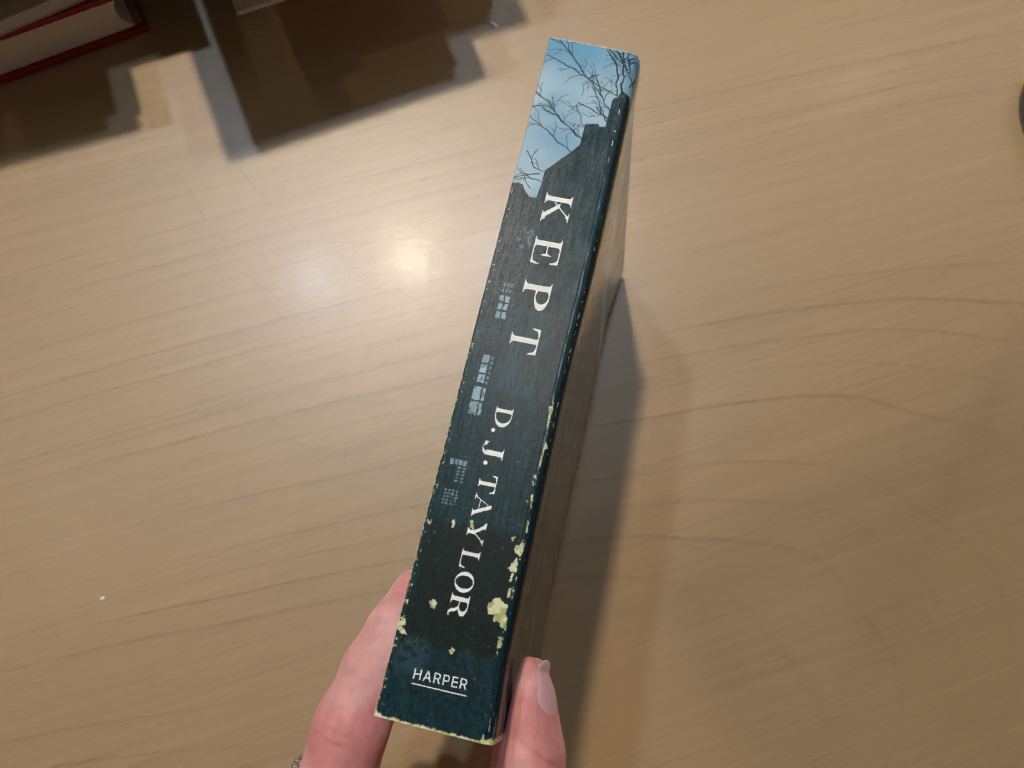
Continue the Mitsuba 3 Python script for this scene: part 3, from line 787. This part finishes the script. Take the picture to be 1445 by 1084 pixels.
bsdf('leaves_cream', leaf_texture((0.76, 0.68, 0.61), (0.54, 0.47, 0.41)), rough=0.85, spec=0.2)
bsdf('leaves_grey', leaf_texture((0.56, 0.53, 0.56), (0.40, 0.38, 0.42)), rough=0.85, spec=0.2)
CLOTH = {'red': (0.25, 0.010, 0.018), 'beige': (0.50, 0.41, 0.32), 'brown': (0.060, 0.034, 0.020), 'black': (0.018, 0.015, 0.013), 'white': (0.74, 0.66, 0.58), 'blue': (0.05, 0.06, 0.09), 'ochre': (0.30, 0.19, 0.06)}
for k, c in CLOTH.items():
    bsdf('book_' + k, proc((lambda cc: lambda p, n, uv: mi.Color3f(cc) * (0.88 + 0.24 * fbm(p.x * 260, p.y * 260, p.z * 260, 3)))(c)), rough=0.42 if k != 'red' else 0.55, spec=0.4)


def hardback(key, corner, e, w, d, z0, th, board, cloth, leaves, label, hollow=0.005, over=0.003, lining=None):
    def p(part, m, mat, smooth=30, lab=None):
        put(f'{key}__{part}', trimesh.Trimesh(place(corner, e, m.vertices), m.faces, process=False), mat, smooth=smooth, label=lab)
    p('board', slab(-w, 0, 0, d, z0, z0 + board), cloth)
    p('board_001', slab(-w, 0, 0, d, z0 + th - board, z0 + th), cloth)
    p('spine', slab(-w - 0.002, -w - 0.0001, 0, d, z0, z0 + th), cloth)
    p('page_block', leaf_block(-w + 0.0005, -over * 1.8, over, d - over, z0 + board + 0.0001, z0 + th - board - 0.0001, hollow), leaves, False)
    if lining:
        p('endpaper', slab(-w + .004, -0.0012, 0.0040, d - .002, z0 + board + 0.00002, z0 + board + 0.0003, .001, .0001), lining)
    labels[key] = {'label': label, 'category': 'book'}


def softback(key, corner, e, w, d, z0, th, cover, leaves, label, over=0.0):
    def p(part, m, mat, smooth=30):
        put(f'{key}__{part}', trimesh.Trimesh(place(corner, e, m.vertices), m.faces, process=False), mat, smooth=smooth)
    p('cover', slab(-w, 0, 0, d, z0, z0 + 0.0005, .0012, .0001), cover)
    p('cover_001', slab(-w, 0, 0, d, z0 + th - 0.0005, z0 + th, .0012, .0001), cover)
    p('spine', slab(-w - 0.0006, -w - 0.0001, 0, d, z0, z0 + th, .0002, .0001), cover)
    p('page_block', leaf_block(-w + 0.0002, -0.0006, 0.0006, d - 0.0006, z0 + 0.0006, z0 + th - 0.0006, 0.0), leaves, False)
    labels[key] = {'label': label, 'category': 'book'}


RC, RE = (-0.17693, 0.284882), (0.900643, 0.43456)
G1 = 'books stacked behind at the upper left'
hardback('hardback_book', RC, RE, 0.215, 0.145, 0.0003, 0.0275, 0.0032, 'book_red', 'leaves_cream', 'red hardback lying on the desk in the top left corner, pale page edges showing', lining='book_ochre')
softback('thin_paperback', (-0.1855, 0.2842), (0.869, 0.494), 0.195, 0.13, 0.0280, 0.0075, 'book_beige', 'leaves_grey', 'thin beige paperback lying on top of the red hardback')
hardback('hardback_book_001', (-0.1585, 0.2995), (0.93, 0.37), 0.223, 0.15, 0.0358, 0.034, 0.003, 'book_brown', 'leaves_cream', 'brown hardback in the left stack, above the thin beige paperback')
hardback('hardback_book_002', (-0.1773, 0.2648), (0.948, 0.319), 0.20, 0.16, 0.0702, 0.0248, 0.003, 'book_blue', 'leaves_cream', 'dark blue hardback at the top of the left stack')

hardback('hardback_book_003', (-0.014, 0.352), (0.925, 0.38), 0.12, 0.16, 0.0003, 0.0312, 0.003, 'book_black', 'leaves_cream', 'black hardback under the white one, right stack', hollow=0.004)
WE = (0.925, 0.38)
wc = np.array([-0.1187, 0.2658])
wn = np.array(WE) / np.linalg.norm(WE)
softback('white_paperback', tuple(wc + wn * 0.132), WE, 0.132, 0.20, 0.0345, 0.0020, 'book_white', 'leaves_grey', 'white paperback whose rounded corner shows at the top edge of the photo')
hardback('hardback_book_004', (0.000, 0.336), (0.925, 0.38), 0.128, 0.16, 0.0367, 0.0382, 0.003, 'book_black', 'leaves_cream', 'thick black hardback on top of the white paperback')
hardback('hardback_book_005', (-0.0135, 0.2960), (0.9276, 0.373), 0.1288, 0.19, 0.0752, 0.0198, 0.003, 'book_brown', 'leaves_cream', 'brown hardback near the top of the right stack')
hardback('hardback_book_006', (0.004, 0.336), (0.93, 0.36), 0.126, 0.15, 0.0953, 0.020, 0.003, 'book_black', 'leaves_cream', 'black hardback lying uppermost on the right stack')

# ------------------------------------------------------------------ assumed desk lamp: foot at right edge, unseen shade added to darken lower right
bsdf('black_lacquer', [0.012, 0.012, 0.013], rough=0.16, spec=0.5, coat=0.6, gloss=0.95)
scene['sheer_blocker'] = {'type': 'blendbsdf', 'weight': 0.27, 'a': {'type': 'null'}, 'b': {'type': 'twosided', 'bsdf': {'type': 'diffuse', 'reflectance': {'type': 'rgb', 'value': [0.62, 0.56, 0.46]}}}}  # lets most light through, so the added shade dims the desk only partly
FOOT = np.array([0.3235, 0.2360, 0.0003])
HE, HF, HW, HD = np.array([0.866, 0.5]), np.array([0.5, -0.866]), 0.34, 0.24
HC = np.array([0.0014, 0.203]) + HE * HW / 2 + HF * HD / 2
prof = np.array([(0.0, 0.0), (0.0455, 0.0), (0.0468, 0.0008), (0.0474, 0.003), (0.0474, 0.009), (0.0466, 0.0115), (0.0445, 0.013), (0.040, 0.0138), (0.012, 0.0165), (0.009, 0.020), (0.0075, 0.030), (0.0, 0.030)])
g = trimesh.creation.revolve(prof, sections=96)
put('assumed_desk_lamp__foot', trimesh.Trimesh(np.array(g.vertices) + FOOT, g.faces, process=False), 'black_lacquer', smooth=35, label='round glossy black foot')
ho = np.array([*(HC - FOOT[:2]), 0.0])
st = np.vstack([[0, 0, 0.02], [0.004, 0.0, 0.2], [0.0, 0.0, 0.36], ho * 0.08 + [0, 0, 0.44], ho * 0.35 + [0, 0, 0.485], ho * 0.75 + [0, 0, 0.48], ho + [0, 0, 0.44], ho + [0, 0, 0.395]])
tt = np.linspace(0, len(st) - 1, 60)
st = np.stack([np.interp(tt, np.arange(len(st)), st[:, i]) for i in range(3)], -1)
g = trimesh.creation.sweep_polygon(Point(0, 0).buffer(0.0055, quad_segs=6), st + FOOT)
put('assumed_desk_lamp__added_arm', g, 'black_lacquer', smooth=40)  # added out of view to carry the shade
shm = Mesh()
loops = []
for ins, z in ((0.0, 0.0), (0.004, 0.012), (0.008, 0.024), (0.014, 0.029)):
    r_ = np.array(box(-HW / 2 + ins, -HD / 2 + ins, HW / 2 - ins, HD / 2 - ins).buffer(-0.02).buffer(0.02, quad_segs=6).exterior.coords)
    loops.append(np.column_stack([HC[0] + r_[:, 0] * HE[0] + r_[:, 1] * HF[0], HC[1] + r_[:, 0] * HE[1] + r_[:, 1] * HF[1], np.full(len(r_), 0.362 + z)]))
k = len(loops[0])
shm.add(np.vstack(loops), grid_faces(4, k))
shm.add(np.vstack([loops[-1], loops[-1].mean(0)]), np.stack([np.arange(k - 1), np.arange(1, k), np.full(k - 1, k)], 1))
put('assumed_desk_lamp__added_shade', shm, 'sheer_blocker', smooth=False, label='sheer beige shade added out of view to dim the lower right of the desk')
labels['assumed_desk_lamp'] = {'label': 'round black foot cut off by the right edge, with an unseen lamp arm and shade added to dim the desk', 'category': 'lamp'}

# ------------------------------------------------------------------ crumbs and specks on the desk
bsdf('crumb_white', [0.80, 0.80, 0.84], rough=0.6)
CR = [('paper_scrap', (0.0025, 0.2915), 0.0030, 0.0009, -40, 'crumb_white', 'white sliver of paper in the shadow of the right stack'),
      ('crumb', (-0.1640, -0.0004), 0.0011, 0.0008, 20, 'crumb_white', 'white crumb on the desk left of the hand')]
for key, (x, y), lx, ly, rot, mat, lab in CR:
    c = trimesh.creation.icosphere(subdivisions=2)
    cv = np.array(c.vertices)
    cv = cv * (0.75 + 0.5 * meshkit.noise(cv * 1.7 + x * 900, 2)[:, None]) * [lx, ly, min(lx, ly) * .5]
    a = math.radians(rot)
    cv = cv @ np.array([[math.cos(a), math.sin(a), 0], [-math.sin(a), math.cos(a), 0], [0, 0, 1]]) + [x, y, min(lx, ly) * .4]
    put(key, trimesh.Trimesh(cv, c.faces, process=False), mat, smooth=True, label=lab, category='scrap' if 'scrap' in key else 'crumb')
